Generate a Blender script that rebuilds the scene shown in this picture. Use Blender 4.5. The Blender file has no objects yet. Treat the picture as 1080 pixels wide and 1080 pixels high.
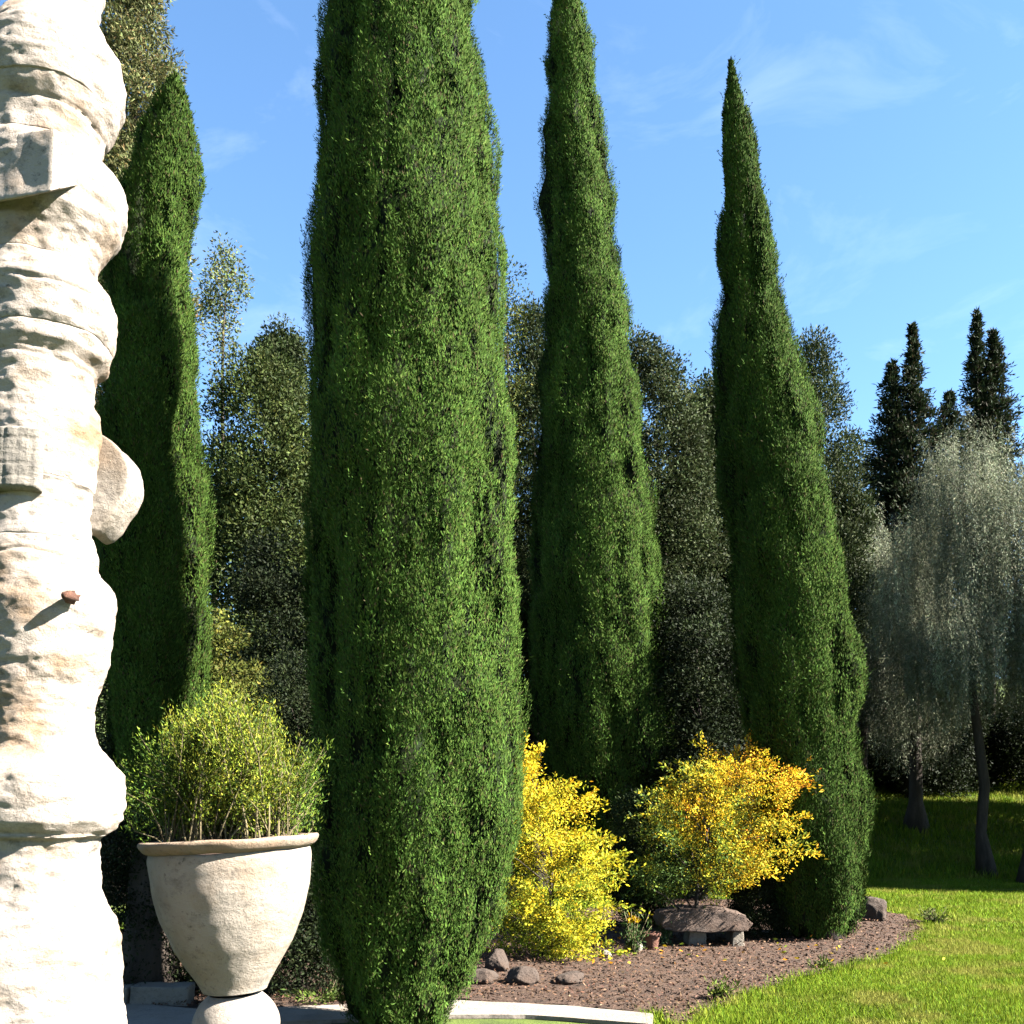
import bpy, bmesh, math, random
import numpy as np
from mathutils import Vector

random.seed(7)
C = bpy.context.scene
COL = C.collection
PI = math.pi

# ------------------------------------------------------------------ camera
F, PX, PY, PITCH, EYE = 1037.0, 540.0, 759.3, math.radians(5), 1.6
cam = bpy.data.cameras.new('camera')
cam.sensor_width = 36.0
cam.lens = 36.0 * F / 1080.0
cam.shift_y = (PY - 540.0) / 1080.0
cam.clip_end = 2000
co = bpy.data.objects.new('camera', cam)
co.location = (0, 0, EYE)
co.rotation_euler = (PI / 2 + PITCH, 0, 0)
COL.objects.link(co)
C.camera = co


def ray(px, py):
    u, v = (px - PX) / F, (PY - py) / F
    c, s = math.cos(PITCH), math.sin(PITCH)
    return np.array([u, c - v * s, s + v * c])


def W(px, py, Y):
    """point seen at photo pixel (px,py) standing Y metres in front"""
    r = ray(px, py)
    return np.array([0, 0, EYE]) + r * (Y / r[1])


def G(px, py):
    r = ray(px, py)
    return np.array([0, 0, EYE]) + r * (-EYE / r[2])


# ------------------------------------------------------------------ noise
def _h(ix, iy, iz, seed):
    n = (ix * 374761393 + iy * 668265263 + iz * 2147483647 + seed * 1274126177) & 0xFFFFFFFF
    n = ((n ^ (n >> 13)) * 1274126177) & 0xFFFFFFFF
    n = ((n ^ (n >> 16)) * 2246822519) & 0xFFFFFFFF
    n = n ^ (n >> 15)
    return (n & 0xFFFFFF) / float(0xFFFFFF)


def vnoise(p, seed=0):
    p = np.asarray(p, float)
    i = np.floor(p).astype(np.int64)
    f = p - i
    f = f * f * (3 - 2 * f)
    x, y, z = i[:, 0], i[:, 1], i[:, 2]
    r = 0
    for dx in (0, 1):
        for dy in (0, 1):
            for dz in (0, 1):
                w = (f[:, 0] if dx else 1 - f[:, 0]) * (f[:, 1] if dy else 1 - f[:, 1]) * (f[:, 2] if dz else 1 - f[:, 2])
                r = r + w * _h(x + dx, y + dy, z + dz, seed)
    return r


def fbm(p, seed=0, o=3):
    a, s, t = 1.0, 0, 0
    p = np.asarray(p, float)
    for k in range(o):
        s = s + a * vnoise(p * 2 ** k, seed + k)
        t += a
        a *= .5
    return s / t


# ------------------------------------------------------------------ materials
def nodes(name):
    m = bpy.data.materials.new(name)
    m.use_nodes = True
    nt = m.node_tree
    nt.nodes.clear()
    return m, nt


def N(nt, t, **kw):
    n = nt.nodes.new(t)
    for k, v in kw.items():
        if k in n.inputs:
            n.inputs[k].default_value = v
        else:
            setattr(n, k, v)
    return n


def leaf_material(name, trans=.2, rough=.55, spec=.25):
    m, nt = nodes(name)
    L = nt.links.new
    at = N(nt, 'ShaderNodeAttribute', attribute_name='tint')
    pr = N(nt, 'ShaderNodeBsdfPrincipled')
    pr.inputs['Roughness'].default_value = rough
    pr.inputs['Specular IOR Level'].default_value = spec
    L(at.outputs['Color'], pr.inputs['Base Color'])
    tr = N(nt, 'ShaderNodeBsdfTranslucent')
    L(at.outputs['Color'], tr.inputs['Color'])
    mx = N(nt, 'ShaderNodeMixShader')
    mx.inputs[0].default_value = trans
    L(pr.outputs[0], mx.inputs[1])
    L(tr.outputs[0], mx.inputs[2])
    out = N(nt, 'ShaderNodeOutputMaterial')
    L(mx.outputs[0], out.inputs['Surface'])
    return m


def noise_material(name, cols, scale, bump=.4, bscale=None, rough=.9, stretch=(1, 1, 1), detail=8, spec=.2, dist=.05):
    """colour ramp over fractal noise plus bump; cols = [(pos, rgb), ...]"""
    m, nt = nodes(name)
    L = nt.links.new
    tc = N(nt, 'ShaderNodeTexCoord')
    mp = N(nt, 'ShaderNodeMapping')
    mp.inputs['Scale'].default_value = stretch
    L(tc.outputs['Object'], mp.inputs['Vector'])
    n1 = N(nt, 'ShaderNodeTexNoise')
    n1.inputs['Scale'].default_value = scale
    n1.inputs['Detail'].default_value = detail
    n1.inputs['Roughness'].default_value = .65
    L(mp.outputs[0], n1.inputs['Vector'])
    cr = N(nt, 'ShaderNodeValToRGB')
    el = cr.color_ramp.elements
    while len(el) < len(cols):
        el.new(.5)
    for e, (p, c) in zip(el, cols):
        e.position = p
        e.color = (*[q * .7 for q in c], 1)
    L(n1.outputs['Fac'], cr.inputs['Fac'])
    pr = N(nt, 'ShaderNodeBsdfPrincipled')
    pr.inputs['Roughness'].default_value = rough
    pr.inputs['Specular IOR Level'].default_value = spec
    L(cr.outputs[0], pr.inputs['Base Color'])
    n2 = N(nt, 'ShaderNodeTexNoise')
    n2.inputs['Scale'].default_value = bscale or scale * 4
    n2.inputs['Detail'].default_value = 10
    n2.inputs['Roughness'].default_value = .7
    L(mp.outputs[0], n2.inputs['Vector'])
    b = N(nt, 'ShaderNodeBump')
    b.inputs['Strength'].default_value = bump
    b.inputs['Distance'].default_value = dist
    L(n2.outputs['Fac'], b.inputs['Height'])
    L(b.outputs[0], pr.inputs['Normal'])
    out = N(nt, 'ShaderNodeOutputMaterial')
    L(pr.outputs[0], out.inputs['Surface'])
    return m


def stone_material(name, base, warm, grey, warm_amt=.5, grey_amt=.5, bump=.6):
    base, warm, grey = [tuple(v * .7 for v in c) for c in (base, warm, grey)]
    m, nt = nodes(name)
    L = nt.links.new
    tc = N(nt, 'ShaderNodeTexCoord')

    def noise(s, d=8, r=.65, st=(1, 1, 1)):
        mp = N(nt, 'ShaderNodeMapping')
        mp.inputs['Scale'].default_value = st
        L(tc.outputs['Object'], mp.inputs['Vector'])
        n = N(nt, 'ShaderNodeTexNoise')
        n.inputs['Scale'].default_value = s
        n.inputs['Detail'].default_value = d
        n.inputs['Roughness'].default_value = r
        L(mp.outputs[0], n.inputs['Vector'])
        return n.outputs['Fac']

    def ramp(v, a, b, hi=1.0):
        r = N(nt, 'ShaderNodeMapRange')
        r.inputs['From Min'].default_value = a
        r.inputs['From Max'].default_value = b
        r.inputs['To Max'].default_value = hi
        L(v, r.inputs['Value'])
        return r.outputs[0]

    def mix(f, a, b):
        x = N(nt, 'ShaderNodeMix', data_type='RGBA')
        L(f, x.inputs['Factor'])
        for v, s in ((a, 6), (b, 7)):
            if isinstance(v, tuple):
                x.inputs[s].default_value = (*v, 1)
            else:
                L(v, x.inputs[s])
        return x.outputs[2]
    c = mix(ramp(noise(2.6, 6, .6), .46, .68, warm_amt), base, warm)
    c = mix(ramp(noise(5.5, 9, .75, (1, 1, 1.6)), .53, .7, grey_amt), c, grey)
    c = mix(ramp(noise(30, 8, .75), .56, .68, .75), c, (grey[0] * .45, grey[1] * .42, grey[2] * .4))
    c = mix(ramp(noise(11, 8, .7, (1, 1, .3)), .62, .75, .5), c, (warm[0] * .55, warm[1] * .5, warm[2] * .5))
    pr = N(nt, 'ShaderNodeBsdfPrincipled')
    pr.inputs['Roughness'].default_value = .92
    pr.inputs['Specular IOR Level'].default_value = .15
    L(c, pr.inputs['Base Color'])
    h = N(nt, 'ShaderNodeMath', operation='ADD')
    L(noise(24, 10, .75), h.inputs[0])
    L(noise(6, 8, .7, (1, 1, 2.2)), h.inputs[1])
    b = N(nt, 'ShaderNodeBump')
    b.inputs['Strength'].default_value = bump
    b.inputs['Distance'].default_value = .03
    L(h.outputs[0], b.inputs['Height'])
    L(b.outputs[0], pr.inputs['Normal'])
    out = N(nt, 'ShaderNodeOutputMaterial')
    L(pr.outputs[0], out.inputs['Surface'])
    return m


M_NEEDLE = leaf_material('cypress_needles', .05, .8, .02)
M_LEAF = leaf_material('leaves', .18, .65, .05)
M_YELLOW = leaf_material('autumn_leaves', .3, .6, .06)
M_GRASS = leaf_material('grass_blades', .25, .7, .04)
M_CHIP = leaf_material('bark_chips', 0.0, .9, .1)
M_BARK = noise_material('bark', [(.3, (.015, .011, .008)), (.7, (.05, .038, .03))], 9, .8, 20, stretch=(1, 1, .25))
M_STEM = noise_material('pale_stems', [(.3, (.06, .045, .022)), (.7, (.14, .115, .06))], 9, .4, 30, stretch=(1, 1, .3))
M_LIMESTONE = stone_material('weathered_limestone', (.255, .216, .186), (.165, .105, .06), (.09, .077, .067), .95, .95, .6)
M_GREYSTONE = stone_material('grey_limestone', (.16, .142, .122), (.13, .1, .07), (.075, .07, .064), .5, .8, .7)
M_URN = stone_material('urn_stone', (.21, .18, .152), (.14, .095, .06), (.09, .08, .07), .7, .8, .5)
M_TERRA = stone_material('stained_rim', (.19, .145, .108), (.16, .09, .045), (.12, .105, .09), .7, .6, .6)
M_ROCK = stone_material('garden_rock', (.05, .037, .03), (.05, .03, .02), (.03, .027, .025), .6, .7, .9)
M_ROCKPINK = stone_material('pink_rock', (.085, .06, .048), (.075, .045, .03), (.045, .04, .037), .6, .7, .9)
M_KERB = stone_material('paving', (.19, .162, .138), (.15, .115, .08), (.11, .1, .09), .6, .7, .5)
M_SOIL = noise_material('mulch', [(.32, (.022, .013, .008)), (.52, (.055, .031, .02)), (.72, (.095, .057, .038))], 7, .9, 45)
M_TURF = noise_material('turf', [(.3, (.03, .045, .007)), (.55, (.057, .083, .01)), (.75, (.09, .095, .02))], 3.2, .6, 40)
M_RUST = noise_material('rusty_stub', [(.3, (.04, .018, .012)), (.7, (.11, .05, .03))], 30, .6, 60)
M_CLAY = noise_material('clay', [(.3, (.07, .03, .02)), (.7, (.12, .055, .036))], 20, .4, 60)


# ------------------------------------------------------------------ object helpers
def tag(o, label=None, cat=None, group=None, kind=None):
    for k, v in (('label', label), ('category', cat), ('group', group), ('kind', kind)):
        if v:
            o[k] = v
    return o


def thing(name, label, cat, loc, group=None):
    o = bpy.data.objects.new(name, None)
    COL.objects.link(o)
    o.location = Vector([float(v) for v in loc])
    o.empty_display_size = .2
    return tag(o, label, cat, group)


def mesh_object(name, verts, faces, mat, parent=None, smooth=True, tint=None):
    """verts: Nx3 world coords; faces: list of tuples or Kx3/Kx4 array"""
    off = np.array(parent['_o'] if parent is not None and '_o' in parent else (parent.location if parent else (0, 0, 0)), float)
    v = np.asarray(verts, float) - off
    me = bpy.data.meshes.new(name)
    if isinstance(faces, np.ndarray):
        k = faces.shape[1]
        me.vertices.add(len(v))
        me.vertices.foreach_set('co', v.astype(np.float32).ravel())
        me.loops.add(faces.size)
        me.loops.foreach_set('vertex_index', faces.astype(np.int32).ravel())
        me.polygons.add(len(faces))
        me.polygons.foreach_set('loop_start', (np.arange(len(faces)) * k).astype(np.int32))
        me.update(calc_edges=True)
    else:
        me.from_pydata(v.tolist(), [], faces)
    if tint is not None:
        a = me.attributes.new('tint', 'FLOAT_VECTOR', 'FACE')
        a.data.foreach_set('vector', np.asarray(tint, np.float32).ravel())
    if smooth:
        me.polygons.foreach_set('use_smooth', np.ones(len(me.polygons), bool))
    me.materials.append(mat)
    me.validate()
    o = bpy.data.objects.new(name, me)
    COL.objects.link(o)
    if parent is not None:
        o.parent = parent
    return o


class MB:
    """collects pieces into one mesh"""
    def __init__(s):
        s.v, s.f, s.n = [], [], 0

    def add(s, v, f):
        v = np.asarray(v, float)
        s.v.append(v)
        s.f += [tuple(i + s.n for i in q) for q in f]
        s.n += len(v)

    def tube(s, pts, rad, seg=8, seed=0, wob=0.0):
        pts = [np.asarray(p, float) for p in pts]
        n = len(pts)
        V = []
        for k, p in enumerate(pts):
            d = pts[min(k + 1, n - 1)] - pts[max(k - 1, 0)]
            d = d / (np.linalg.norm(d) + 1e-9)
            a = np.cross(d, [0.31, 0.95, 0.05])
            a /= np.linalg.norm(a) + 1e-9
            b = np.cross(d, a)
            for j in range(seg):
                t = 2 * PI * j / seg
                w = 1 + wob * (vnoise(np.array([[j * 1.7, k * .8, seed]]), seed)[0] - .5)
                V.append(p + (a * math.cos(t) + b * math.sin(t)) * rad[k] * w)
        Fq = []
        for k in range(n - 1):
            for j in range(seg):
                j2 = (j + 1) % seg
                Fq.append((k * seg + j, k * seg + j2, (k + 1) * seg + j2, (k + 1) * seg + j))
        Fq.append(tuple(range(seg))[::-1])
        Fq.append(tuple((n - 1) * seg + j for j in range(seg)))
        s.add(V, Fq)

    def build(s, name, mat, parent=None, smooth=True):
        return mesh_object(name, np.vstack(s.v), s.f, mat, parent, smooth)


def unit(a):
    return a / (np.linalg.norm(a, axis=1, keepdims=True) + 1e-9)


def leaf_geo(P, A, L, Wd, rng, out=None, jit=.6, keel=.12):
    """diamond leaves with a slight keel. P base points, A axis (unit)"""
    n = len(P)
    B = unit(np.cross(A, rng.normal(size=(n, 3)) if out is None else out + rng.normal(0, jit, (n, 3))))
    Nn = np.cross(A, B)
    L = np.asarray(L).reshape(-1, 1) * np.ones((n, 1))
    Wd = np.asarray(Wd).reshape(-1, 1) * np.ones((n, 1))
    V = np.empty((n, 4, 3))
    V[:, 0] = P
    V[:, 1] = P + A * L * .45 + B * Wd * .5 + Nn * Wd * keel
    V[:, 2] = P + A * L
    V[:, 3] = P + A * L * .45 - B * Wd * .5 + Nn * Wd * keel
    Fq = np.arange(n * 4).reshape(n, 4)
    return V.reshape(-1, 3), Fq


ALB = .295


def palette(n, cols, rng, jit=.22, pick=None):
    c = np.array([k[0] for k in cols], float)
    w = np.array([k[1] for k in cols], float)
    idx = rng.choice(len(cols), n, p=w / w.sum()) if pick is None else pick
    t = c[idx] * np.exp(rng.normal(0, jit, (n, 1))) * np.exp(rng.normal(0, .06, (n, 3)))
    return np.clip(t * ALB, 0.003, .85)


def rows3d(rows, Y):
    """silhouette rows (y, xl, xr) at distance Y -> z, centre x, radius arrays sorted by z"""
    out = []
    for y, xl, xr in rows:
        a, b = W(xl, y, Y), W(xr, y, Y)
        al, ar = math.atan2(a[0], Y), math.atan2(b[0], Y)
        c = Y * math.tan((al + ar) / 2)
        out.append((a[2], c, math.hypot(c, Y) * math.sin((ar - al) / 2)))
    out.sort()
    return np.array(out)


# ------------------------------------------------------------------ terrain height
def ground_z(x, y):
    x, y = np.asarray(x, float), np.asarray(y, float)
    s = np.clip(y - 20.5, 0, None)
    z = .2 * s - .25 * (1 - np.exp(-s / 1.5))
    z = np.maximum(z, 0)
    z = z + .10 * np.clip(s / 4, 0, 1) * np.sin(y * .9 + x * .12)
    z = np.where(y > 70, z + 0, z)
    return np.clip(z, 0, 14)


# ------------------------------------------------------------------ plants
def cypress(name, label, rows, Y, seed, ntuft, per, leaf, cols, trunk_r=.16, group='tall column cypresses of the garden', plume=.11):
    rng = np.random.default_rng(seed)
    R = rows3d(rows, Y)
    z, cx, rr = R[:, 0], R[:, 1], R[:, 2]
    zg = float(ground_z(cx[0], Y))
    root = thing(name, label, 'cypress tree', (cx[0], Y, zg), group)
    # trunk
    tb = MB()
    hs = np.linspace(zg - .1, z[-1] - .3, 12)
    tb.tube([(np.interp(h, z, cx), Y, h) for h in hs], [max(.012, trunk_r * (1 - .93 * k / 11)) * (1.35 if k == 0 else 1) for k in range(12)], 12, seed, .3)
    tb.build('trunk', M_BARK, root)
    # core
    nz, nt_ = 150, 72
    zz = np.linspace(z[0], z[-1], nz)
    TH, ZZ = np.meshgrid(np.linspace(0, 2 * PI, nt_, endpoint=False), zz)

    def surf(th, h):
        r = np.interp(h, z, rr)
        c = np.interp(h, z, cx)
        q = np.stack([np.cos(th) * r * 3.4, np.sin(th) * r * 3.4, h * 1.25], -1).reshape(-1, 3)
        q2 = np.stack([np.cos(th) * r * 9, np.sin(th) * r * 9, h * 3.5], -1).reshape(-1, 3)
        q3 = np.stack([np.cos(th) * r * 1.2, np.sin(th) * r * 1.2, h * .55], -1).reshape(-1, 3)
        d = -np.clip(.40 - vnoise(q * np.array([1.5, 1.5, 1.2]), seed + 77), 0, .22) * plume * 2.6 + (vnoise(q, seed) - .52) * 1.75 * plume + (vnoise(q2, seed + 5) - .52) * plume * .7
        d = d.reshape(th.shape) * np.clip(r / .5, .12, 1)
        rad = np.maximum(r - leaf * 1.4 * np.clip(r / .4, .2, 1) + d, .008)
        return np.stack([c + np.cos(th) * rad, Y + np.sin(th) * rad, h], -1)
    V = surf(TH, ZZ)
    ctr = np.stack([np.interp(ZZ, z, cx), np.full_like(ZZ, Y), ZZ], -1)
    V = (ctr + (V - ctr) * .94).reshape(-1, 3)
    Fc = np.array([(i * nt_ + j, i * nt_ + (j + 1) % nt_, (i + 1) * nt_ + (j + 1) % nt_, (i + 1) * nt_ + j) for i in range(nz - 1) for j in range(nt_)])
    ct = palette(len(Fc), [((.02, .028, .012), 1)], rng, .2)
    # tufts
    w = np.interp(zz, z, rr) + .04
    cdf = np.cumsum(w)
    cdf /= cdf[-1]
    h = np.interp(rng.random(ntuft), cdf, zz)
    th = rng.random(ntuft) * 2 * PI
    T = surf(th, h)
    out = np.stack([np.cos(th), np.sin(th), np.zeros(ntuft)], -1)
    r0 = np.interp(h, z, rr)[:, None]
    big = leaf * 2.5
    sc = np.clip(r0 / .5, .35, 1)
    idx = np.repeat(np.arange(ntuft), per)
    n = len(idx)
    tuft_dir = unit(out * .22 + np.array([0, 0, 1.0]) + rng.normal(0, .2, (ntuft, 3)))
    along = rng.random((n, 1)) ** .8
    P = T[idx] + tuft_dir[idx] * (along - .55) * big * 2.3 * sc[idx] + rng.normal(0, 1, (n, 3)) * big * .25 * sc[idx]
    P -= out[idx] * ((P - T[idx]) * out[idx]).sum(1, keepdims=True) * .55
    A = unit(tuft_dir[idx] * 1.0 + out[idx] * .08 + rng.normal(0, .33, (n, 3)))
    Ls = leaf * rng.uniform(.7, 1.35, n)
    LV, LF = leaf_geo(P, A, Ls, Ls * .26, rng, out[idx], .22, .03)
    tone = np.exp(rng.normal(0, .17, ntuft))[idx][:, None]
    patch = (.8 + .4 * vnoise(T * 1.3, seed + 31))[idx][:, None]
    tt = palette(n, cols, rng, .1) * tone * patch * .92
    # stray twig tips that break the outline
    ns = ntuft // 30
    hs_ = np.interp(rng.random(ns), cdf, zz)
    ts = rng.random(ns) * 2 * PI
    S0 = surf(ts, hs_)
    o2 = np.stack([np.cos(ts), np.sin(ts), np.zeros(ns)], -1)
    m = 7
    ii = np.repeat(np.arange(ns), m)
    k = np.tile(np.arange(m), ns)[:, None]
    sd = unit(o2 * .55 + np.array([0, 0, 1.0]) + rng.normal(0, .25, (ns, 3)))
    P2 = S0[ii] + o2[ii] * .02 + sd[ii] * k * leaf * .45
    A2 = unit(sd[ii] + rng.normal(0, .45, (len(ii), 3)))
    SV, SF = leaf_geo(P2, A2, leaf * .9, leaf * .3, rng)
    st = palette(len(ii), cols, rng, .2)
    Va = np.vstack([V, LV, SV])
    Fa = np.vstack([Fc, LF + len(V), SF + len(V) + len(LV)])
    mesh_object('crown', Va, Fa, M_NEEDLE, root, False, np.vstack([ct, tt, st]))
    return root


def crown_tree(name, label, cat, rows, Y, seed, nclump, per, leaf, cols, depth=1.0, rc=.32, droop=0.0, up=.3, aspect=.45,
               hollow=.55, trunk_r=.14, group=None, mat=None, trunk_mat=None, base_px=None, fill=1.0, jit=.15, limbs=14, trunk_name='trunk', colfn=None, noisy=.25, dens=3.8, sprays=0, spray_len=.3, spray_up=.3):
    """tree or shrub: tapered trunk, limbs running to leaf clumps spread through the crown's volume"""
    rng = np.random.default_rng(seed)
    R = rows3d(rows, Y)
    z, cx, rr = R[:, 0], R[:, 1], R[:, 2]
    bx = W(base_px, 850, Y)[0] if base_px is not None else cx[0]
    zg = float(ground_z(bx, Y))
    root = thing(name, label, cat, (bx, Y, zg), group)
    zz = np.linspace(z[0], z[-1], 200)
    w = np.interp(zz, z, rr) ** 1.5 + .01
    cdf = np.cumsum(w)
    cdf /= cdf[-1]
    h = np.minimum(np.interp(rng.random(nclump), cdf, zz), z[-1] - rc * .55)
    th = rng.random(nclump) * 2 * PI
    r0 = np.interp(h, z, rr)
    q = hollow + (1 - hollow) * np.sqrt(rng.random(nclump))
    lump = 1 - noisy + 2 * noisy * vnoise(np.stack([np.cos(th) * 1.6, np.sin(th) * 1.6, h * .9], -1), seed)
    rcl = rc * rng.uniform(.6, 1.3, nclump)
    rad = np.maximum(r0 * q * lump - rcl * .35, 0)
    Cc = np.stack([np.interp(h, z, cx) + np.cos(th) * rad, Y + np.sin(th) * rad * depth, h], -1)
    # wood
    tb = MB()
    ztop = z[0] + (z[-1] - z[0]) * .8
    hs = np.linspace(zg - .1, ztop, 10)
    tc = []
    for k, hh in enumerate(hs):
        t = k / 9
        target = np.interp(max(hh, z[0]), z, cx)
        tc.append(np.array([bx + (target - bx) * t ** 1.2 + (rng.normal(0, .04) if 0 < k else 0), Y + rng.normal(0, .03), hh]))
    tr = [max(.01, trunk_r * (1 - .9 * k / 9)) * (1.9 if k == 0 else 1) for k in range(10)]
    tb.tube(tc, tr, 10, seed, .35)
    for i in rng.choice(nclump, min(limbs, nclump), replace=False):
        e = Cc[i]
        hh = max(zg + .25 * (z[0] - zg) + .1, min(e[2] - .35 * np.linalg.norm(e[:2] - [np.interp(e[2], z, cx), Y]) - .2, ztop))
        s = np.array([np.interp(hh, hs, [p[0] for p in tc]), Y, hh])
        mid = (s + e) / 2 + np.array([0, 0, .08]) + rng.normal(0, .05, 3)
        r1 = np.interp(hh, hs, tr) * .5
        tb.tube([s, mid, e], [r1, r1 * .6, r1 * .2], 6, seed + int(i))
    tb.build(trunk_name, trunk_mat or M_BARK, root)
    # leaves
    per_i = np.maximum(4, (per * dens * (rcl / rc) ** 2).astype(int))
    idx = np.repeat(np.arange(nclump), per_i)
    n = len(idx)
    D = unit(rng.normal(size=(n, 3)))
    if droop:
        DS = unit(rng.normal(size=(nclump * 9, 3)))
        D = DS[idx * 9 + rng.integers(0, 9, n)] + rng.normal(0, .07, (n, 3))
    D[:, 2] *= .85
    d = rng.random((n, 1)) ** (.2 if droop else .45)
    P = Cc[idx] + D * d * rcl[idx][:, None]
    if droop:
        P[:, 2] -= rng.random(n) ** 1.2 * droop
    A = unit(D * .7 + np.array([0, 0, up]) + rng.normal(0, .55, (n, 3)) + (np.array([0, 0, -1.4]) if droop else 0))
    Ls = leaf * .64 * rng.uniform(.65, 1.35, n)
    LV, LF = leaf_geo(P, A, Ls, Ls * aspect, rng, D, .55)
    tone = np.exp(rng.normal(0, .24, nclump))[idx][:, None]
    if colfn is None:
        tt = palette(n, cols, rng, jit) * tone
    else:
        tt = palette(n, cols, rng, jit, colfn(P, rng)) * tone
    if sprays:
        ii = rng.choice(nclump, sprays)
        ax_ = np.stack([np.interp(h[ii], z, cx), np.full(sprays, Y), h[ii] - .1], -1)
        sd = unit(unit(Cc[ii] - ax_) + np.array([0, 0, spray_up]) + rng.normal(0, .35, (sprays, 3)))
        m = 26
        jj = np.repeat(np.arange(sprays), m)
        k = np.tile(np.linspace(0, 1, m), sprays)[:, None]
        SL = (spray_len * rng.uniform(.4, 1.2, sprays))[jj][:, None]
        P2 = Cc[ii][jj] + sd[jj] * (k * SL + rc * .5) - np.array([0, 0, 1]) * (k ** 2) * SL * .3 + rng.normal(0, leaf * .35, (len(jj), 3))
        A2 = unit(sd[jj] + rng.normal(0, .7, (len(jj), 3)))
        l2 = leaf * rng.uniform(.6, 1.3, len(jj))
        SV, SF = leaf_geo(P2, A2, l2, l2 * aspect, rng)
        t2 = palette(len(jj), cols, rng, jit, colfn(P2, rng) if colfn else None)
        LF = np.vstack([LF, SF + len(LV)])
        LV = np.vstack([LV, SV])
        tt = np.vstack([tt, t2])
    mesh_object('crown', LV, LF, mat or M_LEAF, root, False, np.clip(tt, .003, .85))
    return root


G_CYP = [((.092, .17, .03), 5), ((.066, .125, .024), 4), ((.13, .20, .04), 2), ((.10, .085, .04), .6)]
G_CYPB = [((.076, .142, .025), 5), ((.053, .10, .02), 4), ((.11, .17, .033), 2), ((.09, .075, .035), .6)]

cypress('cypress_tree', 'broadest cypress, full bright green column rising out of the frame behind the urn', [
    (-430, 404, 410), (-330, 384, 434), (-200, 366, 478), (-100, 350, 494), (0, 340, 510), (60, 335, 516), (120, 330, 521), (200, 323, 526),
    (260, 318, 527), (340, 319, 535), (420, 318, 541), (500, 316, 546), (600, 318, 550), (700, 322, 553), (780, 326, 553),
    (850, 328, 551), (900, 329, 545), (950, 330, 533), (1000, 335, 513), (1040, 348, 492), (1075, 372, 466), (1090, 395, 445)],
    7.0, 17, 17000, 36, .030, G_CYP, .17, plume=.13)
cypress('cypress_tree', 'slender middle cypress tapering to the top of the frame behind the first yellow shrub', [
    (-12, 592, 600), (0, 579, 617), (30, 577, 622), (80, 575, 628), (150, 573, 637), (200, 572, 645), (270, 570, 655), (330, 568, 664),
    (400, 566, 672), (500, 561, 686), (600, 556, 703), (700, 556, 716), (760, 560, 721), (800, 570, 716), (835, 588, 698), (872, 618, 668)],
    17.5, 12, 15000, 26, .06, G_CYP, .2, plume=.2)
cypress('cypress_tree', 'leaning cypress with a thin pointed tip beside the bed edge and lawn', [
    (66, 769, 772), (90, 766, 779), (120, 758, 789), (150, 756, 797), (200, 757, 806), (250, 757, 815), (300, 757, 825), (350, 753, 838),
    (400, 755, 848), (450, 757, 862), (500, 757, 874), (550, 759, 886), (600, 765, 893), (700, 775, 903), (800, 788, 914),
    (850, 793, 918), (900, 797, 918), (940, 802, 917), (970, 820, 908), (990, 845, 893)],
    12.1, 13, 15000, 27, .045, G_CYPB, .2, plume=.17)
cypress('cypress_tree', 'dark shaded cypress half hidden behind the stone column', [
    (84, 180, 190), (110, 160, 201), (150, 140, 208), (200, 124, 209), (300, 108, 210), (400, 101, 213), (500, 98, 216), (600, 96, 218),
    (700, 98, 219), (780, 105, 214), (830, 120, 200), (870, 140, 180), (905, 150, 172)],
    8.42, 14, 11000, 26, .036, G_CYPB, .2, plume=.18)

# ------------------------------------------------------------------ background trees
OLIVE = [((.29, .315, .20), 4), ((.21, .235, .145), 3), ((.36, .38, .26), 2)]
DARKCON = [((.026, .042, .016), 4), ((.036, .048, .02), 2), ((.05, .04, .022), 1)]
SHADELEAF = [((.024, .036, .012), 4), ((.018, .027, .01), 3), ((.035, .045, .016), 1)]  # near-black leaf tones, deep shade under the trees put into the colour
DARKLEAF = [((.05, .072, .022), 4), ((.035, .052, .018), 3), ((.075, .095, .03), 1)]
MIDLEAF = [((.075, .105, .027), 4), ((.052, .076, .022), 3), ((.10, .125, .03), 2)]
BROWNCON = [((.2, .21, .08), 4), ((.13, .15, .055), 3), ((.26, .19, .08), 1)]
BGG = 'woodland trees behind the cypresses'

crown_tree('conifer_tree', 'tall brownish green tree rising past the top of the stone column', 'tree', [
    (-140, 120, 150), (-60, 105, 172), (0, 98, 178), (40, 92, 184), (80, 90, 184), (130, 85, 192), (230, 80, 198), (330, 75, 200), (450, 80, 190)],
    16.5, 21, 360, 80, .13, BROWNCON, rc=.38, hollow=.5, trunk_r=.22, group=BGG, aspect=.3)
crown_tree('broadleaf_tree', 'bushy olive green tree filling the gap between the dark and broadest cypresses', 'tree', [
    (378, 262, 292), (395, 240, 312), (430, 222, 333), (500, 205, 345), (600, 200, 350), (700, 200, 350), (790, 215, 335)],
    16.5, 22, 420, 75, .11, MIDLEAF, rc=.42, trunk_r=.16, group=BGG)
crown_tree('broadleaf_tree', 'airy pale green treetop with sky showing through beside the dark cypress', 'tree', [
    (250, 228, 242), (275, 212, 262), (310, 208, 266), (345, 212, 256), (400, 222, 246)],
    23, 23, 62, 42, .13, [((.16, .19, .06), 3), ((.12, .16, .05), 3), ((.2, .17, .06), 1)], rc=.34, hollow=.5, trunk_r=.12, group=BGG, limbs=24, up=.1, dens=1.5)
crown_tree('pine_tree', 'far dark round topped pine peeping over the bushy olive green tree', 'tree', [
    (342, 290, 304), (356, 276, 318), (380, 268, 330), (420, 275, 322), (470, 285, 310)],
    36, 24, 90, 70, .22, DARKLEAF, rc=.6, trunk_r=.2, group=BGG)
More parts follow.
